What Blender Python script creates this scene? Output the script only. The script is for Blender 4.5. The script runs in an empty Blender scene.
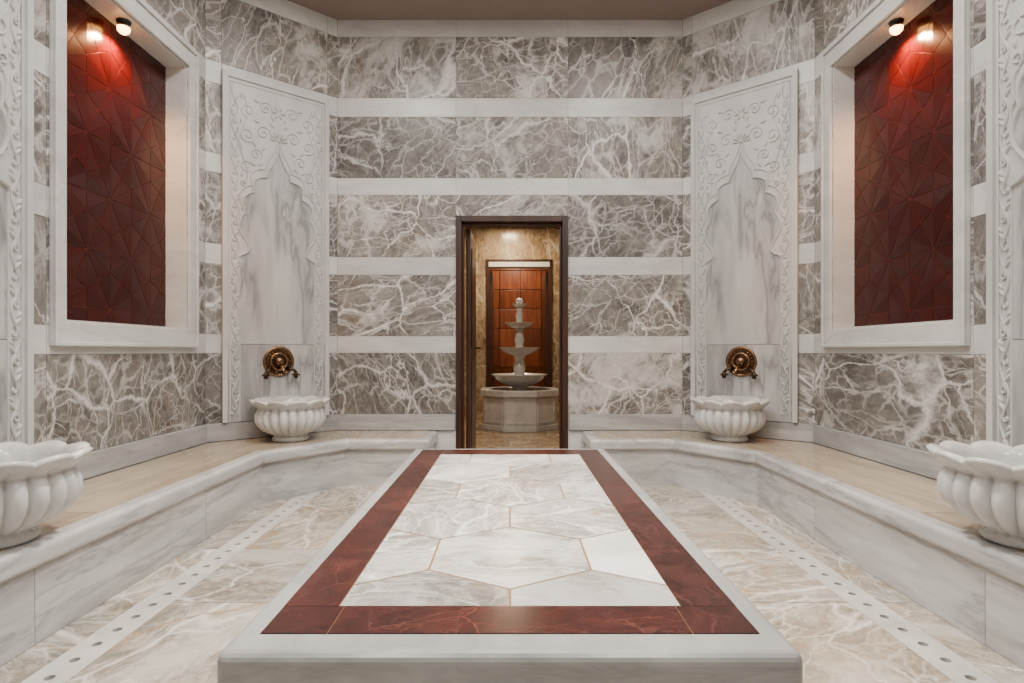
import bpy, math, random
from mathutils import Vector, Matrix
random.seed(7)
scene = bpy.context.scene

# ---------------------------------------------------------------- materials
def new_mat(name):
    m = bpy.data.materials.new(name); m.use_nodes = True
    nt = m.node_tree; nt.nodes.clear()
    out = nt.nodes.new('ShaderNodeOutputMaterial')
    b = nt.nodes.new('ShaderNodeBsdfPrincipled')
    nt.links.new(b.outputs[0], out.inputs[0])
    return m, nt, b

def c4(c): return (c[0], c[1], c[2], 1.0)

class N:
    def __init__(s, nt): s.nt = nt
    def new(s, t, **k):
        n = s.nt.nodes.new(t)
        for a, v in k.items(): setattr(n, a, v)
        return n
    def put(s, sock, v):
        if isinstance(v, bpy.types.NodeSocket): s.nt.links.new(v, sock)
        else: sock.default_value = v
    def math(s, op, a, b=0.0, clamp=False):
        n = s.new('ShaderNodeMath', operation=op); n.use_clamp = clamp
        s.put(n.inputs[0], a); s.put(n.inputs[1], b); return n.outputs[0]
    def vmath(s, op, a, b=None, scale=None):
        n = s.new('ShaderNodeVectorMath', operation=op)
        s.put(n.inputs[0], a)
        if b is not None: s.put(n.inputs[1], b)
        if scale is not None: s.put(n.inputs['Scale'], scale)
        return n.outputs[0]
    def noise(s, vec, scale, detail=4, rough=0.55, out=0):
        n = s.new('ShaderNodeTexNoise'); s.put(n.inputs['Vector'], vec)
        n.inputs['Scale'].default_value = scale; n.inputs['Detail'].default_value = detail
        n.inputs['Roughness'].default_value = rough
        return n.outputs[out]
    def ramp(s, fac, stops):
        n = s.new('ShaderNodeValToRGB'); s.put(n.inputs[0], fac)
        e = n.color_ramp.elements
        while len(e) < len(stops): e.new(0.5)
        for i, (p, c) in enumerate(stops):
            e[i].position = p
            e[i].color = c4(c) if not isinstance(c, (int, float)) else (c, c, c, 1)
        return n.outputs[0]
    def mix(s, fac, a, b, mode='MIX'):
        n = s.new('ShaderNodeMix', data_type='RGBA', blend_type=mode)
        s.put(n.inputs[0], fac)
        s.put(n.inputs[6], a if not isinstance(a, tuple) else c4(a))
        s.put(n.inputs[7], b if not isinstance(b, tuple) else c4(b))
        return n.outputs[2]
    def vor(s, vec, scale, width):
        """crisp crack lines; width may be a socket"""
        k = s.new('ShaderNodeTexVoronoi', feature='DISTANCE_TO_EDGE'); s.put(k.inputs['Vector'], vec)
        k.inputs['Scale'].default_value = scale
        r = s.math('SUBTRACT', 1.0, s.math('DIVIDE', k.outputs[0], width), clamp=True)
        return r

def start(name):
    m, nt, b = new_mat(name); n = N(nt)
    tc = n.new('ShaderNodeTexCoord'); at = n.new('ShaderNodeAttribute'); at.attribute_name = 'rnd'
    off = n.vmath('SCALE', at.outputs['Vector'], scale=13.0)
    v = n.vmath('ADD', tc.outputs['Object'], off)
    sep = n.new('ShaderNodeSeparateXYZ'); n.put(sep.inputs[0], at.outputs['Vector'])
    return m, n, b, v, sep

def mapping(n, v, scale=(1, 1, 1), rot=(0, 0, 0)):
    mp = n.new('ShaderNodeMapping'); n.put(mp.inputs[0], v)
    mp.inputs['Scale'].default_value = scale; mp.inputs['Rotation'].default_value = rot
    return mp.outputs[0]

def breccia(name, dark, mid, vein, s=1.0, warm=None, patch=0.6, patchpos=0.55, wmul=1.0, fine=0.6, rough=0.4, tone=0.3, spec=0.35, warmamt=0.5,
            stretch=(1, 1, 0.55), axis=(0.4, 0.6, 0.7), dist=0.16, patchvar=0.12, vamt=1.0):
    """stone shattered by a network of thin fracture veins; every slab is cut at its own angle"""
    m, n, b, v, sep = start(name)
    vr = n.new('ShaderNodeVectorRotate', rotation_type='AXIS_ANGLE'); n.put(vr.inputs['Vector'], v)
    vr.inputs['Axis'].default_value = axis
    n.put(vr.inputs['Angle'], n.math('MULTIPLY', sep.outputs[1], 6.283))
    q = mapping(n, vr.outputs[0], stretch)
    d1 = n.vmath('SCALE', n.vmath('SUBTRACT', n.noise(q, 2.4*s, 2, 0.5, 1), (0.5, 0.5, 0.5)), scale=dist*1.6/s)
    d2 = n.vmath('SCALE', n.vmath('SUBTRACT', n.noise(q, 9*s, 5, 0.65, 1), (0.5, 0.5, 0.5)), scale=0.09/s)
    vd = n.vmath('ADD', n.vmath('ADD', q, d1), d2)
    base = n.mix(n.ramp(n.noise(vd, 3.4*s, 9, 0.68), [(0.36, 0), (0.64, 1)]), dark, mid)
    base = n.mix(n.math('MULTIPLY', n.ramp(n.noise(vd, 24*s, 6, 0.75), [(0.45, 0), (0.65, 1)]), 0.45), base, tuple(min(1, x*1.9) for x in mid))
    big = n.noise(n.vmath('ADD', q, (3, 8, 5)), 1.7*s, 5, 0.6)
    wv = n.ramp(big, [(0.40, 0.10), (0.52, 0.35), (0.66, 1.0)])
    # break each vein up along its length
    br = n.ramp(n.noise(n.vmath('ADD', q, (6, 2, 2)), 6*s, 3, 0.6), [(0.36, 0.15), (0.58, 1)])
    v1 = n.vor(vd, 1.9*s, n.math('MULTIPLY', wv, 0.060*wmul))
    v2 = n.vor(n.vmath('ADD', vd, (4.1, 2.2, 7.7)), 4.3*s, n.math('MULTIPLY', wv, 0.085*wmul))
    v3 = n.vor(n.vmath('ADD', vd, (1.1, 9.2, 3.7)), 9.0*s, n.math('MULTIPLY', wv, 0.12*wmul))
    v4 = n.vor(mapping(n, n.vmath('ADD', vd, (2.1, 3.2, 5.7)), (2.2, 0.8, 1.0), (0.7, 0.2, 0.9)), 3.0*s, 0.028*wmul)
    f = n.math('MAXIMUM', v1, n.math('MULTIPLY', n.math('MULTIPLY', v2, br), 0.9))
    f = n.math('MAXIMUM', f, n.math('MULTIPLY', n.math('MULTIPLY', v3, br), fine))
    f = n.math('MAXIMUM', f, n.math('MULTIPLY', v4, 0.55))
    f = n.math('MULTIPLY', f, vamt)
    cn = n.noise(n.vmath('ADD', vd, (1, 7, 3)), 1.9*s, 9, 0.72)
    cn = n.math('ADD', cn, n.math('MULTIPLY', n.math('SUBTRACT', sep.outputs[2], 0.5), patchvar))
    cl = n.ramp(cn, [(patchpos, 0), (patchpos+0.07, 0.6), (patchpos+0.2, 1)])
    f = n.math('MAXIMUM', f, n.math('MULTIPLY', cl, patch))
    col = n.mix(f, base, vein)
    if warm:
        vw = n.vor(n.vmath('ADD', vd, (7.1, 1.2, 2.7)), 3.1*s, 0.04)
        mk = n.ramp(n.noise(n.vmath('ADD', q, (9, 1, 4)), 1.4*s, 3), [(0.43, 0), (0.58, 1)])
        col = n.mix(n.math('MULTIPLY', n.math('MULTIPLY', vw, mk), warmamt), col, warm)
        mk2 = n.ramp(n.noise(n.vmath('ADD', vd, (2, 6, 4)), 1.3*s, 7, 0.65), [(0.48, 0), (0.68, 1)])
        col = n.mix(n.math('MULTIPLY', mk2, warmamt*0.5), col, warm)
    hs = n.new('ShaderNodeHueSaturation'); n.put(hs.inputs['Color'], col)
    n.put(hs.inputs['Value'], n.math('ADD', n.math('MULTIPLY', sep.outputs[0], tone), 1.0-tone*0.5))
    n.put(b.inputs['Base Color'], hs.outputs[0])
    n.put(b.inputs['Roughness'], n.math('ADD', n.math('MULTIPLY', n.noise(v, 6, 4), 0.10), rough-0.05))
    b.inputs['Specular IOR Level'].default_value = spec
    return m

def streak(name, c1, c2, dark, stretch=(0.5, 0.5, 4), rot=(0, 0, 0), s=1.0, amt=0.5, rough=0.35, tone=0.12, spec=0.4):
    """white-grey marble with soft directional veins"""
    m, n, b, v, sep = start(name)
    q = mapping(n, v, stretch, rot)
    d = n.vmath('SCALE', n.vmath('SUBTRACT', n.noise(q, 1.3*s, 4, 0.55, 1), (0.5, 0.5, 0.5)), scale=0.6/s)
    vd = n.vmath('ADD', q, d)
    base = n.mix(n.ramp(n.noise(vd, 2.2*s, 8, 0.62), [(0.32, 0), (0.66, 1)]), c1, c2)
    r = n.math('ABSOLUTE', n.math('SUBTRACT', n.noise(n.vmath('ADD', vd, (9, 2, 4)), 1.4*s, 5, 0.6), 0.5))
    a = n.ramp(r, [(0.0, 1), (0.018, 0.5), (0.06, 0)])
    cl = n.ramp(n.noise(n.vmath('ADD', vd, (4, 5, 1)), 0.9*s, 7, 0.62), [(0.52, 0), (0.72, 1)])
    f = n.math('MULTIPLY', n.math('MAXIMUM', n.math('MULTIPLY', a, 0.7), cl), amt)
    col = n.mix(f, base, dark)
    hs = n.new('ShaderNodeHueSaturation'); n.put(hs.inputs['Color'], col)
    n.put(hs.inputs['Value'], n.math('ADD', n.math('MULTIPLY', sep.outputs[0], tone), 1.0-tone*0.5))
    n.put(b.inputs['Base Color'], hs.outputs[0])
    b.inputs['Roughness'].default_value = rough; b.inputs['Specular IOR Level'].default_value = spec
    return m

def plain(name, col, rough=0.5, metal=0.0, var=0.1, scale=8, emis=None, es=0):
    m, nt, b = new_mat(name); n = N(nt)
    tc = n.new('ShaderNodeTexCoord')
    f = n.noise(tc.outputs['Object'], scale, 5)
    c = n.mix(f, tuple(x*(1-var) for x in col), tuple(min(1, x*(1+var)) for x in col))
    n.put(b.inputs['Base Color'], c)
    b.inputs['Roughness'].default_value = rough; b.inputs['Metallic'].default_value = metal
    if emis:
        b.inputs['Emission Color'].default_value = c4(emis); b.inputs['Emission Strength'].default_value = es
    return m

def wood(name, c1, c2, rough=0.35, axis=(14, 14, 1.2)):
    m, n, b, v, sep = start(name)
    f = n.noise(mapping(n, v, axis), 1.5, 7, 0.6)
    col = n.mix(n.ramp(f, [(0.35, 0), (0.65, 1)]), c1, c2)
    hs = n.new('ShaderNodeHueSaturation'); n.put(hs.inputs['Color'], col)
    n.put(hs.inputs['Value'], n.math('ADD', n.math('MULTIPLY', sep.outputs[0], 0.6), 0.7))
    n.put(b.inputs['Base Color'], hs.outputs[0]); b.inputs['Roughness'].default_value = rough
    return m

M = {}
M['stone'] = breccia('grey_brown_veined_marble', (0.078, 0.070, 0.064), (0.215, 0.199, 0.184), (0.70, 0.685, 0.66), warm=(0.30, 0.21, 0.14), warmamt=0.28,
                     rough=0.40, tone=0.55, patch=0.85, patchpos=0.545, patchvar=0.13, wmul=1.05)
M['band'] = streak('white_band_marble', (0.52, 0.517, 0.507), (0.65, 0.645, 0.63), (0.36, 0.36, 0.36), stretch=(1, 1, 3), amt=0.4, tone=0.15)
M['base'] = streak('grey_streaked_marble', (0.30, 0.297, 0.293), (0.48, 0.475, 0.467), (0.18, 0.18, 0.185), stretch=(0.7, 0.7, 5), amt=0.55)
M['bench'] = streak('bench_streaked_marble', (0.35, 0.347, 0.34), (0.56, 0.555, 0.545), (0.15, 0.15, 0.16), stretch=(1.0, 0.6, 3.6), rot=(0.3, 0.1, 0), amt=0.65, rough=0.18, spec=0.45)
M['slabside'] = streak('slab_grey_marble', (0.26, 0.257, 0.252), (0.39, 0.387, 0.38), (0.15, 0.15, 0.155), stretch=(0.8, 0.6, 3), amt=0.5, rough=0.25, spec=0.45)
M['benchtop'] = streak('bench_top_warm_lit_beige_marble', (0.30, 0.24, 0.165), (0.44, 0.37, 0.28), (0.20, 0.155, 0.11), stretch=(3.5, 0.7, 1), amt=0.5, rough=0.12, spec=0.5)  # beige stone; the warm light on the seats is put into its colour
M['panel'] = streak('carved_panel_marble', (0.45, 0.45, 0.443), (0.57, 0.568, 0.56), (0.36, 0.36, 0.36), stretch=(1.5, 1.5, 0.7), amt=0.3, tone=0.05, rough=0.42, spec=0.3)
M['panelin'] = streak('streaked_panel_marble', (0.33, 0.33, 0.332), (0.53, 0.528, 0.52), (0.09, 0.09, 0.10), stretch=(2.0, 2.0, 0.42), rot=(0, 0.3, 0), amt=0.85, tone=0.05, rough=0.28)
M['floor'] = breccia('floor_beige_veined_marble', (0.145, 0.127, 0.103), (0.345, 0.31, 0.258), (0.65, 0.625, 0.57), s=1.0, warm=(0.31, 0.20, 0.10), warmamt=0.75,
                     rough=0.12, tone=0.4, patch=0.7, patchpos=0.51, spec=0.5, stretch=(1, 0.55, 1), axis=(0, 0, 1), fine=0.5, dist=0.22, patchvar=0.15)
M['hex'] = breccia('slab_white_grey_marble', (0.15, 0.138, 0.125), (0.40, 0.378, 0.348), (0.74, 0.73, 0.70), s=1.0, warm=(0.36, 0.27, 0.18), warmamt=0.5,
                   rough=0.26, tone=0.5, patch=0.85, patchpos=0.49, spec=0.4, stretch=(1, 0.55, 1), axis=(0, 0, 1), fine=0.4, wmul=0.9, dist=0.25, patchvar=0.2)
M['red'] = breccia('rosso_red_marble', (0.016, 0.0036, 0.0030), (0.042, 0.0078, 0.0060), (0.13, 0.040, 0.029), s=3.6, rough=0.26, tone=0.45, patch=0.35, patchpos=0.53,
                   wmul=0.5, fine=0.5, spec=0.38, vamt=0.6, patchvar=0.15)
M['warm'] = breccia('warm_vestibule_marble', (0.14, 0.09, 0.05), (0.32, 0.23, 0.145), (0.62, 0.53, 0.39), s=1.2, warm=(0.26, 0.145, 0.06), rough=0.2, tone=0.3, patch=0.45, axis=(0, 0, 1))
M['white'] = streak('white_basin_marble', (0.48, 0.477, 0.47), (0.65, 0.645, 0.632), (0.30, 0.297, 0.293), stretch=(1.5, 1.5, 2), amt=0.45, tone=0.0, rough=0.16, spec=0.5)
M['strip'] = streak('drain_strip_marble', (0.42, 0.405, 0.375), (0.56, 0.545, 0.51), (0.30, 0.275, 0.24), stretch=(1.5, 1.5, 2), amt=0.4, tone=0.0, rough=0.15, spec=0.5)
M['grout'] = plain('grey_grout', (0.26, 0.245, 0.22), 0.8)
M['gold'] = plain('gold_grout', (0.25, 0.145, 0.055), 0.7)
M['redgrout'] = plain('red_tile_grout', (0.17, 0.030, 0.018), 0.4)
M['ceil'] = plain('mauve_plaster', (0.26, 0.20, 0.18), 0.85, var=0.05)
M['bronze'] = plain('aged_bronze', (0.23, 0.135, 0.075), 0.27, 1.0, var=0.5, scale=30)
M['darkbronze'] = plain('dark_patina_bronze', (0.07, 0.045, 0.03), 0.3, 1.0, var=0.5, scale=30)
M['darkmetal'] = plain('dark_metal', (0.05, 0.045, 0.04), 0.35, 1.0)
M['hole'] = plain('drain_dark', (0.045, 0.038, 0.03), 0.8)
M['dwood'] = wood('dark_mahogany', (0.022, 0.0074, 0.004), (0.060, 0.020, 0.010))
M['owood'] = wood('orange_mahogany', (0.12, 0.028, 0.010), (0.24, 0.066, 0.023))
M['lamp'] = plain('warm_lamp_glow', (1, 0.7, 0.4), 0.5, emis=(1.0, 0.42, 0.10), es=20)
M['down'] = plain('downlight_glow', (1, 0.9, 0.8), 0.5, emis=(1.0, 0.88, 0.72), es=6)
M['plaster'] = plain('white_plaster', (0.70, 0.69, 0.67), 0.8, var=0.03)

def redtile():
    m, n, b, v, sep = start('red_glazed_tile')
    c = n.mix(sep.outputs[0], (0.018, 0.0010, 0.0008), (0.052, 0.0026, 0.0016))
    c = n.mix(n.math('MULTIPLY', n.noise(v, 25, 6), 0.3), c, (0.065, 0.005, 0.003))
    n.put(b.inputs['Base Color'], c); b.inputs['Roughness'].default_value = 0.2
    b.inputs['Specular IOR Level'].default_value = 0.35
    return m
M['redtile'] = redtile()

# ---------------------------------------------------------------- mesh builder
class MB:
    def __init__(s): s.v = []; s.f = []; s.m = []; s.r = []; s.sm = []
    def add(s, verts, faces, mat=0, rnd=None, smooth=False):
        rnd = rnd if rnd is not None else (random.random(), random.random(), random.random())
        o = len(s.v); s.v += [tuple(p) for p in verts]; s.r += [rnd]*len(verts)
        for f in faces: s.f.append([o+i for i in f]); s.m.append(mat); s.sm.append(smooth)
    def box(s, a, b, mat=0, rnd=None, T=None):
        x0, y0, z0 = a; x1, y1, z1 = b
        P = [(x0,y0,z0),(x1,y0,z0),(x1,y1,z0),(x0,y1,z0),(x0,y0,z1),(x1,y0,z1),(x1,y1,z1),(x0,y1,z1)]
        if T: P = [T(*p) for p in P]
        s.add(P, [(0,3,2,1),(4,5,6,7),(0,1,5,4),(1,2,6,5),(2,3,7,6),(3,0,4,7)], mat, rnd)
    def prism(s, poly, z0, z1, mat=0, rnd=None, T=None):
        n = len(poly)
        P = [(x, y, z0) for x, y in poly] + [(x, y, z1) for x, y in poly]
        if T: P = [T(*p) for p in P]
        s.add(P, [tuple(range(n-1, -1, -1)), tuple(range(n, 2*n))] + [(i, (i+1) % n, n+(i+1) % n, n+i) for i in range(n)], mat, rnd)
    def lathe(s, prof, seg=48, mat=0, fn=None, c=(0, 0, 0), smooth=True, axis='z', cap=True):
        P = []; F = []
        for i, (r, z) in enumerate(prof):
            for k in range(seg):
                t = 2*math.pi*k/seg
                rr, zz = (r, z) if fn is None else fn(i, r, z, t)
                p = (rr*math.cos(t), rr*math.sin(t), zz)
                if axis == 'y': p = (p[0], -p[2], p[1])
                P.append((p[0]+c[0], p[1]+c[1], p[2]+c[2]))
        for i in range(len(prof)-1):
            for k in range(seg):
                a = i*seg+k; b2 = i*seg+(k+1) % seg
                F.append((a, b2, b2+seg, a+seg))
        if cap:
            F.append(tuple(range(seg-1, -1, -1))); e = (len(prof)-1)*seg; F.append(tuple(range(e, e+seg)))
        s.add(P, F, mat, (0.5, 0.3, 0.7), smooth)
    def tube(s, pts, r, mat=0, seg=10, T=None):
        pts = [Vector(p) for p in pts]; P = []; F = []
        up = Vector((0.13, 0.21, 0.97))
        for i, p in enumerate(pts):
            t = (pts[min(i+1, len(pts)-1)]-pts[max(i-1, 0)]).normalized()
            a = t.cross(up)
            if a.length < 1e-3: a = t.cross(Vector((1, 0, 0)))
            a.normalize(); b2 = t.cross(a)
            rr = r[i] if isinstance(r, (list, tuple)) else r
            for k in range(seg):
                q = 2*math.pi*k/seg; P.append(p+a*rr*math.cos(q)+b2*rr*math.sin(q))
        for i in range(len(pts)-1):
            for k in range(seg):
                F.append((i*seg+k, i*seg+(k+1) % seg, (i+1)*seg+(k+1) % seg, (i+1)*seg+k))
        F.append(tuple(range(seg-1, -1, -1))); e = (len(pts)-1)*seg; F.append(tuple(range(e, e+seg)))
        s.add(P, F, mat, (0.5, 0.3, 0.7), True)
    def ridge(s, pts, w, h, w0, mat=0, closed=False):
        """raised half-round moulding running along a 2D line; local x=u, z=v, outward=-y"""
        n = len(pts); P = []; F = []
        prof = [(-1, -0.15), (-0.7, 0.6), (0, 1), (0.7, 0.6), (1, -0.15)]
        for i in range(n):
            a = pts[(i-1) % n] if (closed or i > 0) else pts[0]
            b2 = pts[(i+1) % n] if (closed or i < n-1) else pts[-1]
            dx, dy = b2[0]-a[0], b2[1]-a[1]; L = math.hypot(dx, dy) or 1
            nx, ny = -dy/L, dx/L
            for (q, e) in prof:
                P.append((pts[i][0]+nx*q*w/2, -(w0+e*h), pts[i][1]+ny*q*w/2))
        k = len(prof)
        for i in range(n if closed else n-1):
            j = (i+1) % n
            for q in range(k-1): F.append((i*k+q, i*k+q+1, j*k+q+1, j*k+q))
        s.add(P, F, mat, (0.5, 0.3, 0.7), True)
    def blob(s, u, v, ru, rv, h, w0, ang=0, mat=0):
        P = []; F = []; seg = 12
        ca, sa = math.cos(ang), math.sin(ang)
        for (q, e) in [(1, -0.1), (0.8, 0.55), (0.4, 0.92)]:
            for k in range(seg):
                t = 2*math.pi*k/seg; a = ru*q*math.cos(t); b2 = rv*q*math.sin(t)
                P.append((u+a*ca-b2*sa, -(w0+e*h), v+a*sa+b2*ca))
        P.append((u, -(w0+h), v))
        for i in range(2):
            for k in range(seg): F.append((i*seg+k, i*seg+(k+1) % seg, (i+1)*seg+(k+1) % seg, (i+1)*seg+k))
        for k in range(seg): F.append((2*seg+k, 2*seg+(k+1) % seg, 3*seg))
        s.add(P, F, mat, (0.5, 0.3, 0.7), True)
    def build(s, name, mats, parent=None, matrix=None, bevel=0, seg=2, fixn=True):
        me = bpy.data.meshes.new(name); me.from_pydata(s.v, [], s.f)
        for m in mats: me.materials.append(M[m])
        me.polygons.foreach_set('material_index', s.m)
        me.polygons.foreach_set('use_smooth', s.sm)
        at = me.attributes.new('rnd', 'FLOAT_COLOR', 'POINT')
        at.data.foreach_set('color', [c for r in s.r for c in (r[0], r[1], r[2], 1.0)])
        if fixn:
            import bmesh
            bm = bmesh.new(); bm.from_mesh(me); bmesh.ops.recalc_face_normals(bm, faces=bm.faces); bm.to_mesh(me); bm.free()
        me.update()
        ob = bpy.data.objects.new(name, me); scene.collection.objects.link(ob)
        if parent: ob.parent = parent
        if matrix is not None: ob.matrix_world = matrix
        if bevel:
            md = ob.modifiers.new('bevel', 'BEVEL'); md.width = bevel; md.segments = seg
            md.limit_method = 'ANGLE'; md.angle_limit = math.radians(40); md.harden_normals = False
        return ob

def empty(name, loc=(0, 0, 0), rz=0):
    e = bpy.data.objects.new(name, None); scene.collection.objects.link(e)
    e.location = loc; e.rotation_euler = (0, 0, rz); return e

def split(rect, holes):
    rs = [rect]
    for (a, b, c, d) in holes:
        out = []
        for (u0, u1, v0, v1) in rs:
            if a >= u1 or b <= u0 or c >= v1 or d <= v0: out.append((u0, u1, v0, v1)); continue
            if u0 < a: out.append((u0, a, v0, v1))
            if b < u1: out.append((b, u1, v0, v1))
            m0, m1 = max(u0, a), min(u1, b)
            if v0 < c: out.append((m0, m1, v0, c))
            if d < v1: out.append((m0, m1, d, v1))
        rs = out
    return rs

CE = 3.93
COURSES = [(0.0, 0.36, 'b'), (0.36, 0.50, 'g'), (0.50, 1.033, 's'), (1.033, 1.18, 'b'), (1.18, 1.711, 's'), (1.711, 1.867, 'b'),
           (1.867, 2.406, 's'), (2.406, 2.554, 'b'), (2.554, 3.085, 's'), (3.085, 3.25, 'b'), (3.25, 3.78, 's'), (3.78, CE, 'b')]
def wall(name, p0, p1, joints, holes=(), thick=0.16, ext=(0, 0), warm=False, courses=None, top=CE):
    p0 = Vector((*p0, 0)); p1 = Vector((*p1, 0)); d = (p1-p0); L = d.length; d.normalize()
    nrm = Vector((-d.y, d.x, 0))          # interior is to the left of p0->p1
    T = lambda u, v, w: tuple(p0 + d*u + nrm*w + Vector((0, 0, v)))
    mb = MB(); g = 0.0014
    js = [0]+list(joints)+[L]
    for (v0, v1, k) in (courses or COURSES):
        for i in range(len(js)-1):
            r = (random.random(), random.random(), random.random())
            for q in split((js[i]+g, js[i+1]-g, v0+g, v1-g), holes):
                mb.box((q[0], q[2], -0.03), (q[1], q[3], 0.0), {'s': 0, 'b': 1, 'g': 2}[k], r, T)
    for q in split((-ext[0], L+ext[1], 0, top), holes):
        mb.box((q[0], q[2], -thick), (q[1], q[3], -0.004), 3, (0, 0, 0), T)
    return mb.build(name, ['warm' if warm else 'stone', 'warm' if warm else 'band', 'warm' if warm else 'base', 'grout'])

# ---------------------------------------------------------------- room shell
XB, YB, XS, YS, YN = 1.5, 5.0, 2.29, 4.32, -1.5
wall('wall_back', (XB, YB), (-XB, YB), [XB-0.504, XB+0.47], [(XB-0.504, XB+0.47, -1, 2.224)])
wall('wall_back_left', (-XB, YB), (-XS, YS), [0.09, 0.93])
wall('wall_back_right', (XS, YS), (XB, YB), [1.042-0.93, 1.042-0.09])
NY0, NY1, NZ0, NZ1 = 2.945, 4.08, 1.20, 3.07
jl = [YS-4.2, YS-2.84, YS-2.73, YS-1.67, YS-0.6, YS+0.5]
wall('wall_left', (-XS, YS), (-XS, YN), jl, [(YS-NY1, YS-NY0, NZ0, NZ1)])
LS = YS-YN
wall('wall_right', (XS, YN), (XS, YS), sorted(LS-j for j in jl), [(NY0-YN, NY1-YN, NZ0, NZ1)])
wall('wall_front', (-XS, YN), (XS, YN), [1.1, 2.3, 3.4])

mb = MB(); mb.box((-2.5, YN-0.2, CE), (2.5, YB+0.16, CE+0.1)); mb.build('ceiling', ['ceil'])

# floor tiles
mb = MB()
def rect_tiles(mb, x0, x1, y0, y1, sx, sy, z0, z1, mat, g=0.0018, offs=0):
    nx = max(1, round((x1-x0)/sx)); ny = max(1, round((y1-y0)/sy))
    for i in range(nx):
        for j in range(ny):
            a = x0+(x1-x0)*i/nx; b = x0+(x1-x0)*(i+1)/nx; c = y0+(y1-y0)*j/ny; d = y0+(y1-y0)*(j+1)/ny
            mb.box((a+g, c+g, z0), (b-g, d-g, z1), mat)
rect_tiles(mb, -1.41, -0.57, -1.5, 5.0, 0.84, 0.62, -0.03, 0.0, 0)
rect_tiles(mb, 0.57, 1.41, -1.5, 5.0, 0.84, 0.62, -0.03, 0.0, 0)
rect_tiles(mb, -0.57, 0.57, -1.5, 5.0, 0.57, 0.62, -0.03, 0.0, 0)
rect_tiles(mb, -1.72, -1.55, -1.5, 5.0, 0.17, 0.62, -0.03, 0.0, 0)
rect_tiles(mb, 1.55, 1.72, -1.5, 5.0, 0.17, 0.62, -0.03, 0.0, 0)
mb.box((-2.45, -1.7, -0.12), (2.45, 5.17, -0.03), 1)
mb.build('floor', ['floor', 'gold'])

# drain strips with round holes
def drain(name, x0, x1, y0, y1):
    mb = MB(); n = int((y1-y0)/0.105); st = (y1-y0)/n; seg = 16; r = 0.0165
    for i in range(n):
        cx, cy = (x0+x1)/2, y0+st*(i+0.5); P = []; F = []
        hx, hy = (x1-x0)/2, st/2
        for k in range(seg):
            t = 2*math.pi*(k+0.5)/seg; c, s2 = math.cos(t), math.sin(t)
            q = min(hx/abs(c) if abs(c) > 1e-6 else 9, hy/abs(s2) if abs(s2) > 1e-6 else 9)
            P.append((cx+c*q, cy+s2*q, 0.0))
        for k in range(seg):
            t = 2*math.pi*(k+0.5)/seg; P.append((cx+r*math.cos(t), cy+r*math.sin(t), 0.0))
        for k in range(seg):
            t = 2*math.pi*(k+0.5)/seg; P.append((cx+r*math.cos(t), cy+r*math.sin(t), -0.022))
        C = [(cx+hx, cy+hy), (cx-hx, cy+hy), (cx-hx, cy-hy), (cx+hx, cy-hy)]
        for q in C: P.append((*q, 0.0))
        for k in range(seg):
            j = (k+1) % seg
            F.append((k, j, seg+j, seg+k)); F.append((seg+k, seg+j, 2*seg+j, 2*seg+k))
        def side(p): return 0 if abs(p[0]-cx-hx) < 1e-6 else 1 if abs(p[1]-cy-hy) < 1e-6 else 2 if abs(p[0]-cx+hx) < 1e-6 else 3
        for k in range(seg):
            j = (k+1) % seg; a, b = side(P[k]), side(P[j])
            if a != b: F.append((k, 3*seg+{(0, 1): 0, (1, 2): 1, (2, 3): 2, (3, 0): 3}[(a, b)], j))
        mb.add(P, F, 0, (0.4, 0.4, 0.4))
        mb.add(P[2*seg:3*seg], [tuple(range(seg))], 1)
    return mb.build(name, ['strip', 'hole'], fixn=False)
drain('trim_1', -1.55, -1.41, -1.4, 4.35); drain('trim_2', 1.41, 1.55, -1.4, 4.35)

# ---------------------------------------------------------------- benches
def bench(sgn, name):
    e = empty(name)
    fr = lambda L: [(sgn*x, y) for x, y in L]
    top = [(-2.268, -1.49), (-2.268, 4.305), (-1.492, 4.978), (-0.62, 4.978), (-0.62, 4.46), (-1.264, 4.46), (-1.674, 3.93), (-1.674, -1.49)]
    body = [(-2.268, -1.49), (-2.268, 4.305), (-1.492, 4.978), (-0.65, 4.978), (-0.65, 4.485), (-1.278, 4.485), (-1.700, 3.94), (-1.700, -1.49)]
    tile = [[(-2.265, -1.4), (-2.265, 0.55), (-1.75, 0.55), (-1.75, -1.4)],
            [(-2.265, 0.554), (-2.265, 2.45), (-1.75, 2.45), (-1.75, 0.554)],
            [(-2.265, 2.454), (-2.265, 3.93), (-1.75, 3.93), (-1.75, 2.454)],
            [(-2.265, 3.934), (-2.265, 4.305), (-1.492, 4.975), (-1.29, 4.54), (-1.75, 3.96), (-1.75, 3.934)],
            [(-1.488, 4.975), (-0.70, 4.975), (-0.70, 4.54), (-1.286, 4.54)]]
    mb = MB(); mb.prism(fr(top), 0.275, 0.36, 0, (0.6, 0.2, 0.3)); mb.build('seat_slab', ['bench'], e, bevel=0.024, seg=5)
    mb = MB(); mb.prism(fr(body), 0.0, 0.275, 0, (0.3, 0.2, 0.6)); mb.build('front_core', ['bench'], e)
    mb = MB(); ys = [-1.48, -0.3, 0.9, 2.05, 3.2, 3.93]
    for a, b in zip(ys[:-1], ys[1:]):
        q = sorted((sgn*1.702, sgn*1.694)); mb.box((q[0], a+0.0015, 0.002), (q[1], b-0.0015, 0.274), 0)
    mb.build('front_facing', ['bench'], e)
    mb = MB()
    for t in tile: mb.prism(fr(t), 0.3595, 0.362, 0)
    mb.build('seat_tiles', ['benchtop'], e)
    return e
bench(1, 'marble_bench'); bench(-1, 'marble_bench')

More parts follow.
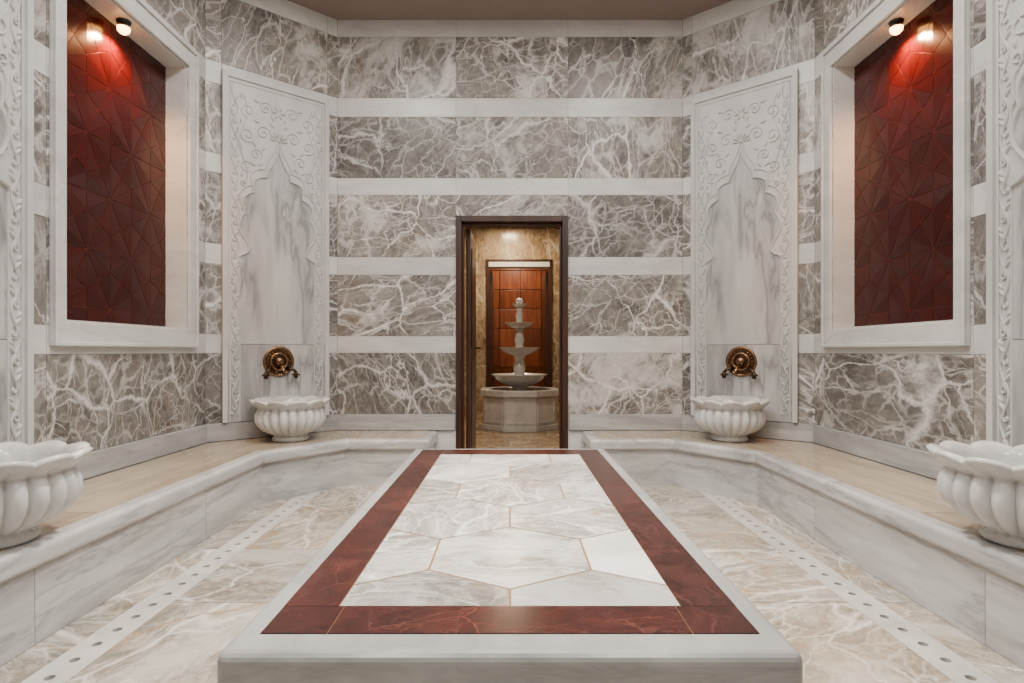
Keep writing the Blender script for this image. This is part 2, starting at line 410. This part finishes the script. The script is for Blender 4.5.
# baseboards (rise from bench seats)
def strip(name, p0, p1, z0=0.363, z1=0.50, th=0.02):
    p0 = Vector((*p0, 0)); p1 = Vector((*p1, 0)); d = (p1-p0); L = d.length; d.normalize(); nrm = Vector((-d.y, d.x, 0))
    T = lambda u, v, w: tuple(p0 + d*u + nrm*w + Vector((0, 0, v)))
    mb = MB(); mb.box((0, z0, 0.0005), (L, z1, th), 0, None, T); mb.build(name, ['base'], bevel=0.004)
strip('baseboard_back', (-0.47-0.01, YB), (-XB, YB)); strip('baseboard_back', (XB, YB), (0.515, YB))
strip('baseboard_back_left', (-XB, YB), (-XS, YS)); strip('baseboard_back_right', (XS, YS), (XB, YB))
strip('baseboard_left', (-XS, YS), (-XS, YN)); strip('baseboard_right', (XS, YN), (XS, YS))

# ---------------------------------------------------------------- central slab
def clip(poly, x0, x1, y0, y1):
    def cl(P, f, inter):
        out = []
        for i in range(len(P)):
            a, b = P[i-1], P[i]
            if f(b):
                if not f(a): out.append(inter(a, b))
                out.append(b)
            elif f(a): out.append(inter(a, b))
        return out
    def ix(c): return lambda a, b: (c, a[1]+(b[1]-a[1])*(c-a[0])/(b[0]-a[0]))
    def iy(c): return lambda a, b: (a[0]+(b[0]-a[0])*(c-a[1])/(b[1]-a[1]), c)
    for f, g in [(lambda p: p[0] >= x0, ix(x0)), (lambda p: p[0] <= x1, ix(x1)), (lambda p: p[1] >= y0, iy(y0)), (lambda p: p[1] <= y1, iy(y1))]:
        poly = cl(poly, f, g)
        if not poly: return []
    return poly
sl = empty('heated_marble_slab')
mb = MB(); mb.box((-0.64, 1.235, 0.27), (0.64, 3.85, 0.40), 0, (0.5, 0.2, 0.3)); mb.build('top_slab', ['slabside'], sl, bevel=0.028, seg=5)
mb = MB(); mb.box((-0.61, 1.265, 0.0), (0.61, 3.82, 0.27), 0, (0.3, 0.7, 0.3)); mb.build('plinth', ['slabside'], sl)
mb = MB(); mb.box((-0.574, 1.32, 0.39), (0.574, 3.78, 0.4008), 0); mb.build('grout_bed', ['gold'], sl)
mb = MB(); g = 0.0020; bi = 0.434; y0, y1 = 1.46, 3.60
xs = [-0.574, -0.42, 0.42, 0.574]
for a, b in zip(xs[:-1], xs[1:]):
    mb.box((a+g/2, 1.32, 0.40), (b-g/2, y0-g/2, 0.4025), 0); mb.box((a+g/2, y1+g/2, 0.40), (b-g/2, 3.78, 0.4025), 0)
ny = 5
for j in range(ny):
    a = y0+(y1-y0)*j/ny; b = y0+(y1-y0)*(j+1)/ny
    for sx in (-1, 1):
        q = sorted((sx*(bi+g/2), sx*0.574)); mb.box((q[0], a+g/2, 0.40), (q[1], b-g/2, 0.4025), 0)
mb.build('red_border', ['red'], sl)
mb = MB(); s6 = 0.277; w6 = math.sqrt(3)*s6; gh = 0.0042
for j in range(-2, 8):
    for i in range(-3, 4):
        cx = i*w6+(w6/2 if j % 2 else 0); cy = 1.84+j*1.5*s6
        P = [(cx+(s6-gh)*math.sin(math.pi/3*k), cy+(s6-gh)*math.cos(math.pi/3*k)) for k in range(6)]
        P = clip(P[::-1], -bi+g, bi-g, y0+g, y1-g)
        if len(P) >= 3: mb.prism(P, 0.40, 0.4025, 0)
mb.build('hexagon_tiles', ['hex'], sl)

# ---------------------------------------------------------------- carved panels
def arc(a, b, bulge, n=12):
    pts = []; dx, dy = b[0]-a[0], b[1]-a[1]; L = math.hypot(dx, dy)
    nx, ny = dy/L, -dx/L
    for i in range(n+1):
        t = i/n
        k = math.sin(math.pi*t)**0.8*bulge*L
        pts.append((a[0]+dx*t+nx*k, a[1]+dy*t+ny*k))
    return pts
def spiral(cx, cy, r, a0, turns, dirn, n=26):
    return [(cx+r*(1-0.88*i/n)*math.cos(a0+dirn*2*math.pi*turns*i/n), cy+r*(1-0.88*i/n)*math.sin(a0+dirn*2*math.pi*turns*i/n)) for i in range(n+1)]
def carved_panel(loc, rz, width=0.84):
    mb = MB(); h = width/2; z0, z1 = 0.503, 3.2; F = 0.024
    mb.box((-h, -F, z0), (h, -0.0005, 1.10), 1, (0.2, 0.9, 0.4))
    mb.box((-h, -F, 1.103), (h, -0.0005, z1), 0, (0.5, 0.3, 0.7))
    for a, b in (((-h, z0), (-h+0.035, z1)), ((h-0.035, z0), (h, z1)), ((-h+0.035, z1-0.045), (h-0.035, z1))):
        mb.box((a[0], -F-0.014, a[1]), (b[0], -F, b[1]), 0, (0.5, 0.3, 0.7))
    R = lambda p, w=0.012, hh=0.009: mb.ridge(p, w, hh, F, 0)
    top = z1-0.075
    xo = h-0.055; xi = h-0.125
    R([(-xo, z0), (-xo, top), (xo, top), (xo, z0)], 0.012, 0.008)
    for sx in (-1, 1): R([(sx*xi, z0), (sx*xi, 1.78)], 0.01, 0.008)
    xc = (xo+xi)/2; aw = (xo-xi)/2-0.006
    for sx in (-1, 1):
        n = 300; v0 = z0+0.06; v1 = top-0.03; per = 0.26
        f = lambda v: sx*xc+aw*0.75*math.sin(2*math.pi*v/per)
        R([(f(v0+(v1-v0)*i/n), v0+(v1-v0)*i/n) for i in range(n+1)], 0.010, 0.010)
        v = v0+0.05
        while v < v1-0.05:
            dr = -1 if math.sin(2*math.pi*v/per) > 0 else 1
            cu = sx*xc+dr*aw*0.25
            R([(cu+0.019*(1-0.75*i/14)*math.cos(math.pi/2+dr*5.6*i/14), v+0.026*(1-0.75*i/14)*math.sin(math.pi/2+dr*5.6*i/14)) for i in range(15)], 0.008, 0.010)
            mb.blob(sx*xc-dr*aw*0.55, v+0.055, 0.009, 0.026, 0.011, F, dr*0.6)
            mb.blob(sx*xc+dr*aw*0.75, v-0.045, 0.008, 0.020, 0.011, F, -dr*0.5)
            v += per/2
    # ogee multifoil arch
    k_ = xi/0.295
    C = [(0.255*k_, 1.92), (0.258*k_, 2.13), (0.19*k_, 2.30), (0.095*k_, 2.43)]
    half = []
    for a, b, bu in zip(C[:-1], C[1:], (0.20, 0.28, 0.32)): half += arc(a, b, bu)[:-1]
    half += [(0.095*k_, 2.43), (0.085*k_, 2.48), (0.055, 2.53), (0.028, 2.58), (0.012, 2.63), (0, 2.70)]
    foot = [(xi, 1.78), (xi-0.004, 1.795), (0.262*k_, 1.805), (0.235*k_, 1.825), (0.228*k_, 1.86), (0.24*k_, 1.895), (0.255*k_, 1.92)]
    hp = foot[:-1]+half
    full = hp+[(-x, y) for x, y in hp[::-1][1:]]
    R(full, 0.018, 0.018)
    sc = lambda p, k, dz: (p[0]*k, 1.78+(p[1]-1.78)*k+dz)
    out = [sc(p, 1.075, 0.014) for p in full if p[1] > 1.93]
    out = [(max(-xi, min(xi, x)), y) for x, y in out]
    R(out, 0.010, 0.011)
    inner = [(x*0.985, y) for x, y in full]
    inner = [(-xi+0.006, 1.106)]+inner[::-1]+[(xi-0.006, 1.106)]
    P = [(x, -F-0.0008, y) for x, y in inner]
    mb.add(P, [tuple(range(len(inner)))], 1, (0.25, 0.6, 0.1))
    for sx in (-1, 1):
        def S(p): return [(sx*x*k_, y) for x, y in p]
        for (cx, cy, r, a0, tn, dr) in [(0.245, 2.50, 0.050, -2.2, 1.4, 1), (0.175, 2.60, 0.050, 3.6, 1.4, -1), (0.240, 2.74, 0.058, -2.0, 1.5, 1),
                (0.120, 2.78, 0.060, 3.5, 1.5, -1), (0.235, 2.93, 0.056, -1.6, 1.5, 1), (0.105, 2.98, 0.056, -2.8, 1.5, -1), (0.268, 2.36, 0.026, -2.0, 1.2, 1)]:
            R(S(spiral(cx, cy, r, a0, tn, dr)), 0.009, 0.011)
        R(S([(0.27-0.03*math.sin(i/24*math.pi*3), 2.30+0.75*i/24) for i in range(25)]), 0.008, 0.011)
        for (u, v, a) in [(0.20, 2.52, 0.6), (0.115, 2.66, 2.4), (0.19, 2.68, 1.0), (0.285, 2.64, 1.4), (0.17, 2.86, 0.2), (0.285, 2.84, 1.7),
                          (0.055, 2.86, 0.9), (0.17, 3.02, 0.3), (0.05, 2.92, 1.2), (0.28, 2.43, 1.6), (0.14, 2.53, 2.3), (0.285, 3.03, 1.2)]:
            mb.blob(sx*u*k_, v, 0.026, 0.010, 0.013, F, a if sx > 0 else math.pi-a)
    for k in range(7):
        a = math.pi*k/6; mb.blob(0.045*math.cos(a), 2.745+0.05*math.sin(a), 0.03, 0.010, 0.014, F, a)
    mb.blob(0, 2.745, 0.018, 0.018, 0.018, F)
    for k in range(6):
        a = math.pi*2*k/6; mb.blob(0.035*math.cos(a), 2.97+0.035*math.sin(a), 0.022, 0.010, 0.014, F, a)
    ob = mb.build('carved_marble_panel', ['panel', 'panelin'], fixn=False)
    ob.location = loc; ob.rotation_euler = (0, 0, rz); return ob

dl = Vector((-XS+XB, YS-YB)); dl.normalize()
nl = Vector((-dl.y, dl.x))        # inward normal of left diagonal wall
def rz_for(n): return math.atan2(n[0], -n[1])   # rotates (0,-1) onto n
midL = Vector((-XB, YB))+dl*0.51
STN = []
for sx in (-1, 1):
    m = (sx*abs(midL.x), midL.y); nn = (-sx*abs(nl.x), nl.y)
    STN.append((m, nn, 0.84, 0.295)); STN.append(((sx*XS, 2.2), (-sx, 0), 1.04, 0.43))
for m, nn, w, bd in STN: carved_panel((m[0], m[1], 0), rz_for(nn), w)

# ---------------------------------------------------------------- basins
def basin(m, nn, bd, dy):
    prof = [(0.0, 0.0), (0.125, 0.0), (0.137, 0.012), (0.132, 0.03), (0.118, 0.042), (0.145, 0.056), (0.195, 0.082), (0.235, 0.125), (0.252, 0.165),
            (0.250, 0.205), (0.238, 0.235), (0.230, 0.250), (0.244, 0.262), (0.266, 0.278), (0.281, 0.298), (0.284, 0.308), (0.272, 0.316), (0.250, 0.314),
            (0.232, 0.300), (0.218, 0.27), (0.205, 0.21), (0.15, 0.14), (0.08, 0.11), (0.0, 0.105)]
    amp = [0, 0, 0, 0, 0.3, 0.8, 1.1, 1.1, 1, 1, 0.8, 0.6, 0.3] + [0]*11
    rim = [0]*11+[0.1, 0.4, 0.8, 1, 1.1, 1, 0.8, 0.5, 0.2, 0, 0, 0, 0]
    def fn(i, r, z, t):
        k = abs(math.sin(t*11))**0.6
        r2 = r*(1+amp[i]*0.15*(k-0.75)) if r else 0
        w = abs(math.cos(t*5.5))**0.8*2-1.2
        r2 += rim[i]*0.013*w; z2 = z+rim[i]*0.010*w
        if math.sin(t) > 0: r2 = min(r2, 0.262/max(math.sin(t), 1e-3))
        return r2, z2
    mb = MB(); mb.lathe(prof, 330, 0, fn, cap=False)
    mb.box((-0.15, 0.220, 0.285), (0.15, 0.268, 0.325), 0, (0.5, 0.3, 0.7))
    ob = mb.build('marble_basin', ['white'])
    c = (m[0]+nn[0]*bd, m[1]+nn[1]*bd+dy); ob.location = (c[0], c[1], 0.3625); ob.rotation_euler = (0, 0, rz_for(nn))
for m, nn, w, bd in STN: basin(m, nn, bd, -0.13 if bd > 0.4 else 0)

# ---------------------------------------------------------------- taps (local -y towards the room)
def tap(m, nn):
    mb = MB()
    mb.lathe([(0.0, 0.0), (0.118, 0.0), (0.124, 0.007), (0.118, 0.016), (0.104, 0.014), (0.100, 0.008)], 56, 0, axis='y', cap=False)
    mb.lathe([(0.100, 0.008), (0.078, 0.010)], 56, 1, axis='y', cap=False)
    mb.lathe([(0.078, 0.010), (0.074, 0.022), (0.064, 0.028), (0.054, 0.020), (0.050, 0.014)], 56, 0, axis='y', cap=False)
    mb.lathe([(0.050, 0.014), (0.040, 0.016)], 56, 1, axis='y', cap=False)
    mb.lathe([(0.040, 0.016), (0.036, 0.034), (0.026, 0.048), (0.012, 0.054), (0.0, 0.055)], 40, 0, axis='y', cap=False)
    for k in range(20):
        a = 2*math.pi*k/20
        mb.lathe([(0, 0.012), (0.006, 0.009), (0.0085, 0.003), (0.0085, 0)], 10, 0, axis='y', c=(0.089*math.cos(a), -0.008, 0.089*math.sin(a)), cap=False)
    for sx in (-1, 1):
        pts = [(sx*0.065, -0.012, -0.055), (sx*0.075, -0.05, -0.06), (sx*0.098, -0.06, -0.066), (sx*0.115, -0.06, -0.085), (sx*0.118, -0.06, -0.105)]
        mb.tube(pts, [0.013, 0.013, 0.012, 0.013, 0.017], 1)
        c = (sx*0.118, -0.06, -0.108)
        mb.lathe([(0, -0.03), (0.010, -0.03), (0.019, -0.018), (0.016, -0.006), (0.022, 0.002), (0.020, 0.014), (0.010, 0.02), (0, 0.02)], 20, 1, c=c)
        for k in range(4):
            a = math.pi/4+math.pi/2*k; e = (c[0]+0.028*math.cos(a), c[1]+0.028*math.sin(a), c[2])
            mb.tube([c, e], [0.007, 0.006], 1); mb.lathe([(0, -0.008), (0.007, -0.004), (0.007, 0.004), (0, 0.008)], 10, 1, c=e)
    mb.tube([(0, -0.03, -0.04), (0, -0.07, -0.036), (0, -0.105, -0.046), (0, -0.122, -0.072), (0, -0.124, -0.10)], [0.014, 0.013, 0.013, 0.012, 0.016], 0)
    ob = mb.build('bronze_tap', ['bronze', 'darkbronze'])
    ob.location = (m[0]+nn[0]*0.0248, m[1]+nn[1]*0.0248, 0.965); ob.rotation_euler = (0, 0, rz_for(nn))
for m, nn, w, bd in STN: tap(m, nn)

# ---------------------------------------------------------------- red niches (recesses belong to the wall; surround is trim)
def niche(sx, side, tn):
    D = 0.15; xb = XS+D
    mb = MB()
    def bx(xa, xb2, ya, yb, za, zb, mat=0): 
        q = sorted((sx*xa, sx*xb2)); mb.box((q[0], ya, za), (q[1], yb, zb), mat, (0.5, 0.2, 0.6))
    fx0, fx1 = XS-0.022, XS-0.0005
    FW = 0.09; zb0, zt0 = 1.075, 3.20
    bx(fx0, fx1, NY0-FW, NY0, zb0, zt0); bx(fx0, fx1, NY1, NY1+FW, zb0, zt0)
    bx(fx0, fx1, NY0, NY1, NZ1, zt0); bx(fx0, fx1, NY0, NY1, zb0, NZ0)
    for (ya, yb, za, zb) in ((NY0-FW, NY0-FW+0.022, zb0, zt0), (NY1+FW-0.022, NY1+FW, zb0, zt0), (NY0-FW+0.022, NY1+FW-0.022, zt0-0.022, zt0), (NY0-FW+0.022, NY1+FW-0.022, zb0, zb0+0.022)):
        bx(fx0-0.016, fx0, ya, yb, za, zb)
    mb.build(tn, ['band'], bevel=0.004)
    e = empty('wall_%s_niche' % side)
    mb = MB(); t = 0.012
    bx(XS+0.001, xb, NY0, NY0+t, NZ0, NZ1); bx(XS+0.001, xb, NY1-t, NY1, NZ0, NZ1)
    bx(XS+0.001, xb, NY0+t, NY1-t, NZ1-t, NZ1); bx(XS+0.001, xb, NY0+t, NY1-t, NZ0, NZ0+t)
    mb.build('reveal', ['band'], e)
    mb = MB(); bx(xb, xb+0.03, NY0, NY1, NZ0, NZ1); mb.build('backing', ['redgrout'], e)
    # star lattice: every hexagon is cut into six kites meeting at its centre, each kite folded along its long axis
    mb = MB(); s = 0.225; w = math.sqrt(3)*s
    def inset(tri, dd):
        ic = (sum(p[0] for p in tri)/3, sum(p[1] for p in tri)/3)
        def ln(u, v2, d):
            dx, dz = v2[0]-u[0], v2[1]-u[1]; l = math.hypot(dx, dz); nx, nz = -dz/l, dx/l
            if (ic[0]-u[0])*nx+(ic[1]-u[1])*nz < 0: nx, nz = -nx, -nz
            return nx, nz, nx*u[0]+nz*u[1]+d
        out = []
        for n3 in range(3):
            p0, p1, p2 = tri[n3-1], tri[n3], tri[(n3+1) % 3]
            a1, b1, c1 = ln(p0, p1, dd[(n3-1) % 3]); a2, b2, c2 = ln(p1, p2, dd[n3])
            det = a1*b2-a2*b1; out.append(((c1*b2-c2*b1)/det, (a1*c2-a2*c1)/det))
        return out
    for j in range(-1, 8):
        for i in range(-1, 6):
            cy = NY0+0.17+i*w+(w/2 if j % 2 else 0); cz = NZ0+0.10+j*1.5*s
            H = [(cy+s*math.sin(math.pi/3*k), cz+s*math.cos(math.pi/3*k)) for k in range(6)]
            for k in range(6):
                m0 = ((H[k][0]+H[k-1][0])/2, (H[k][1]+H[k-1][1])/2)
                m1 = ((H[k][0]+H[(k+1) % 6][0])/2, (H[k][1]+H[(k+1) % 6][1])/2)
                kr = random.uniform(-0.25, 0.25)
                for half_, (A, B) in enumerate(((m0, H[k]), (m1, H[k]))):
                    # edges: centre-mid (tile joint), mid-vertex (tile joint), vertex-centre (fold)
                    tri = inset([(cy, cz), A, B], (0.0019, 0.0019, 0.0006))
                    P2 = clip(tri, NY0+t, NY1-t, NZ0+t, NZ1-t)
                    if len(P2) < 3: continue
                    ax, az = B[0]-cy, B[1]-cz; la = math.hypot(ax, az); ax /= la; az /= la
                    hgt = [max(0.001, 0.0048-0.03*abs((p[0]-cy)*az-(p[1]-cz)*ax)) for p in P2]
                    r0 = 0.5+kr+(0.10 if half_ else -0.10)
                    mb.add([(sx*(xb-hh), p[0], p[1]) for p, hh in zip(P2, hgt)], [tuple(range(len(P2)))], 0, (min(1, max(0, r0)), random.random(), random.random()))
    mb.build('star_lattice_tiles', ['redtile'], e)
    return e
niche(-1, 'left', 'trim_3'); niche(1, 'right', 'trim_4')
def spot(sx):
    e = empty('niche_spotlight', (sx*2.352, 3.50, 3.0))
    mb = MB(); mb.lathe([(0.0, 0.056), (0.040, 0.056), (0.040, 0.048), (0.012, 0.046), (0.012, 0.036), (0.034, 0.034), (0.034, 0.020), (0.0, 0.020)], 24, 0, cap=False)
    o = mb.build('housing', ['darkmetal']); o.parent = e
    mb = MB(); mb.lathe([(0.0, -0.022), (0.018, -0.018), (0.032, -0.004), (0.036, 0.018), (0.0, 0.0195)], 24, 0, cap=False)
    o = mb.build('bulb', ['lamp']); o.parent = e
    L = bpy.data.lights.new('spot_beam', 'SPOT'); L.energy = 80; L.color = (1, 0.48, 0.20); L.spot_size = math.radians(150); L.spot_blend = 0.8; L.shadow_soft_size = 0.02
    lo = bpy.data.objects.new('spot_beam', L); scene.collection.objects.link(lo); lo.parent = e; lo.location = (0, 0, -0.03)
    lo.rotation_euler = (0, math.radians(-14*sx), 0)
for sx in (-1, 1): spot(sx)

# ---------------------------------------------------------------- door to the vestibule
d1 = empty('door_1')
mb = MB(); x0, x1, zt = -0.47, 0.504, 2.224; f = 0.05
mb.box((x0, YB-0.018, 0), (x0+f, YB+0.20, zt)); mb.box((x1-f, YB-0.018, 0), (x1, YB+0.20, zt)); mb.box((x0+f, YB-0.018, zt-f), (x1-f, YB+0.20, zt))
mb.box((x0+f, YB+0.05, 0), (x0+f+0.018, YB+0.09, zt-f)); mb.box((x1-f-0.018, YB+0.05, 0), (x1-f, YB+0.09, zt-f)); mb.box((x0+f, YB+0.05, zt-f-0.018), (x1-f, YB+0.09, zt-f))
mb.build('frame', ['dwood'], d1, bevel=0.003)
mb = MB(); mb.box((x0+f+0.022, YB+0.21, 0.01), (x0+f+0.062, YB+1.04, zt-f-0.02))
for (a, b) in ((0.15, 0.95), (1.08, 2.0)):
    mb.box((x0+f+0.062, YB+0.33, a), (x0+f+0.070, YB+0.92, b))
mb.build('leaf', ['dwood'], d1, bevel=0.003)
mb = MB(); hx = x0+f+0.062
mb.tube([(hx, YB+0.97, 1.08), (hx+0.045, YB+0.97, 1.08), (hx+0.052, YB+0.93, 1.08), (hx+0.052, YB+0.84, 1.08)], 0.009); mb.box((hx, YB+0.95, 1.0), (hx+0.008, YB+0.99, 1.16))
mb.build('lever_handle', ['bronze'], d1)

# ---------------------------------------------------------------- vestibule
VC = 2.95
vc = [(0, 0.14, 's'), (0.14, 0.83, 's'), (0.83, 1.52, 's'), (1.52, 2.21, 's'), (2.21, VC, 's')]
wall('wall_vestibule_far', (1.7, 8.8), (-1.7, 8.8), [0.6, 1.2-0.0, 2.24, 2.8], [(1.7-0.645, 1.7+0.365, -1, 2.45)], thick=0.2, courses=vc, warm=True, top=VC)
wall('wall_vestibule_left', (-1.7, 8.8), (-1.7, 5.17), [1.2, 2.4], (), courses=vc, warm=True, top=VC)
wall('wall_vestibule_right', (1.7, 5.17), (1.7, 8.8), [1.2, 2.4], (), courses=vc, warm=True, top=VC)
mb = MB(); mb.box((-1.86, 5.17, VC), (1.86, 9.0, VC+0.1)); mb.build('ceiling_vestibule', ['ceil'])
mb = MB(); rect_tiles(mb, -1.7, 1.7, 5.0, 9.0, 0.6, 0.6, -0.03, 0.0, 0); rect_tiles(mb, -1.7, 1.7, 9.0, 11.2, 0.6, 0.6, -0.03, 0.0, 0)
mb.box((-1.86, 5.171, -0.12), (1.86, 11.3, -0.03), 1)
mb.build('floor_vestibule', ['warm', 'gold'])
d2 = empty('door_2'); mb = MB(); zt2 = 2.45
a0, a1 = -0.365, 0.645
mb.box((a0, 8.78, 0), (a0+0.04, 9.02, zt2)); mb.box((a1-0.04, 8.78, 0), (a1, 9.02, zt2)); mb.box((a0+0.04, 8.78, zt2-0.03), (a1-0.04, 9.02, zt2))
mb.box((a0+0.045, 9.03, 0.01), (a0+0.085, 9.85, zt2-0.15)); mb.box((a1-0.085, 9.03, 0.01), (a1-0.045, 9.85, zt2-0.15))
mb.build('frame', ['dwood'], d2)
mb = MB(); mb.box((a0+0.04, 8.79, zt2-0.11), (a1-0.04, 9.0, zt2-0.03)); mb.build('lintel_panel', ['plaster'], d2)
mb = MB()
mb.box((-1.8, 11.0, 0), (1.8, 11.1, VC), 1, (0.3, 0.3, 0.3))
for i in range(9):
    for j in range(8):
        a = -1.8+i*0.4; c = j*0.37
        mb.box((a+0.006, 10.975, c+0.006), (a+0.394, 11.0, min(c+0.364, VC)), 0)
mb.build('wall_lobby', ['owood', 'dwood'], bevel=0.004)
mb = MB(); mb.box((-1.9, 9.01, 0), (-1.8, 11.1, VC)); mb.build('wall_lobby_left', ['owood'])
mb = MB(); mb.box((1.8, 9.01, 0), (1.9, 11.1, VC)); mb.build('wall_lobby_right', ['owood'])
mb = MB(); mb.box((-1.9, 9.01, VC), (1.9, 11.1, VC+0.1)); mb.build('ceiling_lobby', ['ceil'])

# ---------------------------------------------------------------- fountain
fo = empty('tiered_marble_fountain', (0.13, 7.95, 0))
def npoly(r, n, a0=0): return [(r*math.cos(a0+2*math.pi*k/n), r*math.sin(a0+2*math.pi*k/n)) for k in range(n)]
mb = MB()
def ring8(r0, r1, z0, z1, mat=0):
    A = npoly(r0, 8, math.pi/8); B = npoly(r1, 8, math.pi/8)
    for k in range(8):
        j = (k+1) % 8; a, b, c, d = A[k], A[j], B[j], B[k]
        P = [(*a, z0), (*b, z0), (*c, z0), (*d, z0), (*a, z1), (*b, z1), (*c, z1), (*d, z1)]
        mb.add(P, [(0,3,2,1),(4,5,6,7),(0,1,5,4),(1,2,6,5),(2,3,7,6),(3,0,4,7)], mat, (0.5, 0.5, 0.5))
ring8(0.40, 0.56, 0.0, 0.07); ring8(0.42, 0.53, 0.07, 0.45); ring8(0.40, 0.57, 0.45, 0.53)
mb.prism(npoly(0.42, 8, math.pi/8), 0.0, 0.30, 0, (0.5, 0.5, 0.5))
o = mb.build('octagonal_pool', ['white'], bevel=0.006); o.parent = fo
mb = MB()
for k in range(8):
    t0 = 2*math.pi*k/8; ap = 0.53*math.cos(math.pi/8); hw = 0.53*math.sin(math.pi/8)-0.035
    c, s2 = math.cos(t0), math.sin(t0)
    T = lambda u, w, v, c=c, s2=s2: (c*(ap+w)-s2*u, s2*(ap+w)+c*u, v)
    for (a, b, e0, e1) in ((-hw, -hw+0.018, 0.10, 0.42), (hw-0.018, hw, 0.10, 0.42), (-hw+0.018, hw-0.018, 0.10, 0.118), (-hw+0.018, hw-0.018, 0.402, 0.42)):
        mb.box((a, 0, e0), (b, 0.008, e1), 0, (0.5, 0.5, 0.5), T)
o = mb.build('pool_mouldings', ['white']); o.parent = fo
def bowl(z, r, h):
    return [(0.3*r, z-h), (0.62*r, z-0.80*h), (0.88*r, z-0.42*h), (0.98*r, z-0.1*h), (1.04*r, z-0.05*h), (1.05*r, z), (0.97*r, z), (0.85*r, z-0.3*h), (0.5*r, z-0.6*h), (0.24*r, z-0.62*h)]
mb = MB()
prof = [(0.0, 0.29), (0.17, 0.29), (0.17, 0.36), (0.13, 0.40), (0.10, 0.46), (0.085, 0.52), (0.11, 0.56)]
prof += bowl(0.73, 0.37, 0.16)+[(0.085, 0.66), (0.07, 0.74), (0.085, 0.80), (0.085, 0.86), (0.06, 0.92), (0.08, 0.97)]
prof += bowl(1.10, 0.275, 0.11)+[(0.06, 1.06), (0.055, 1.14), (0.07, 1.20), (0.055, 1.28), (0.045, 1.32), (0.06, 1.35)]
prof += bowl(1.44, 0.195, 0.08)+[(0.045, 1.42), (0.045, 1.48), (0.055, 1.53), (0.04, 1.60), (0.05, 1.63)]
prof += bowl(1.70, 0.10, 0.05)+[(0.03, 1.70), (0.05, 1.725), (0.055, 1.75), (0.035, 1.775), (0.0, 1.785)]
mb.lathe(prof, 64, 0, cap=False)
o = mb.build('tiers', ['white']); o.parent = fo

# ---------------------------------------------------------------- lights
def downlight(x, y, z, power, size=0.3, col=(1, 0.94, 0.865), spread=180):
    e = empty('ceiling_downlight', (x, y, z))
    mb = MB(); mb.lathe([(0.055, 0.0), (0.085, 0.0), (0.085, -0.008), (0.06, -0.010), (0.055, -0.002)], 32, 0, cap=False)
    o = mb.build('rim', ['plaster']); o.parent = e
    mb = MB(); mb.lathe([(0.0, -0.003), (0.055, -0.003)], 32, 0, cap=False); o = mb.build('lens', ['down']); o.parent = e
    L = bpy.data.lights.new('lamp', 'AREA'); L.shape = 'DISK'; L.size = size; L.energy = power; L.color = col; L.spread = math.radians(spread)
    lo = bpy.data.objects.new('lamp', L); scene.collection.objects.link(lo); lo.parent = e; lo.location = (0, 0, -0.02)
for x in (-1.0, 1.0):
    for y in (-0.6, 0.9, 2.3, 3.5):
        downlight(x, y, CE, 37 if y < 3 else 31, 0.5)
downlight(0.0, 2.6, CE, 75, 0.4, (1, 0.94, 0.86), 90)
downlight(0.0, 6.1, VC, 36, 0.25, (1, 0.82, 0.62)); downlight(0.0, 8.2, VC, 36, 0.25, (1, 0.76, 0.50))
downlight(0.1, 10.2, VC, 42, 0.25, (1, 0.75, 0.5))

w = bpy.data.worlds.new('world'); scene.world = w; w.use_nodes = True
w.node_tree.nodes['Background'].inputs[0].default_value = (0.9, 0.85, 0.8, 1); w.node_tree.nodes['Background'].inputs[1].default_value = 0.15

# ---------------------------------------------------------------- camera
cd = bpy.data.cameras.new('camera'); cam = bpy.data.objects.new('camera', cd); scene.collection.objects.link(cam)
cam.location = (0, 0, 1.05); cam.rotation_euler = (math.radians(90), 0, 0)
cd.sensor_width = 36; cd.lens = 575/1024*36; cd.shift_x = 2/1024; cd.shift_y = 9.5/1024; cd.clip_start = 0.02
scene.camera = cam
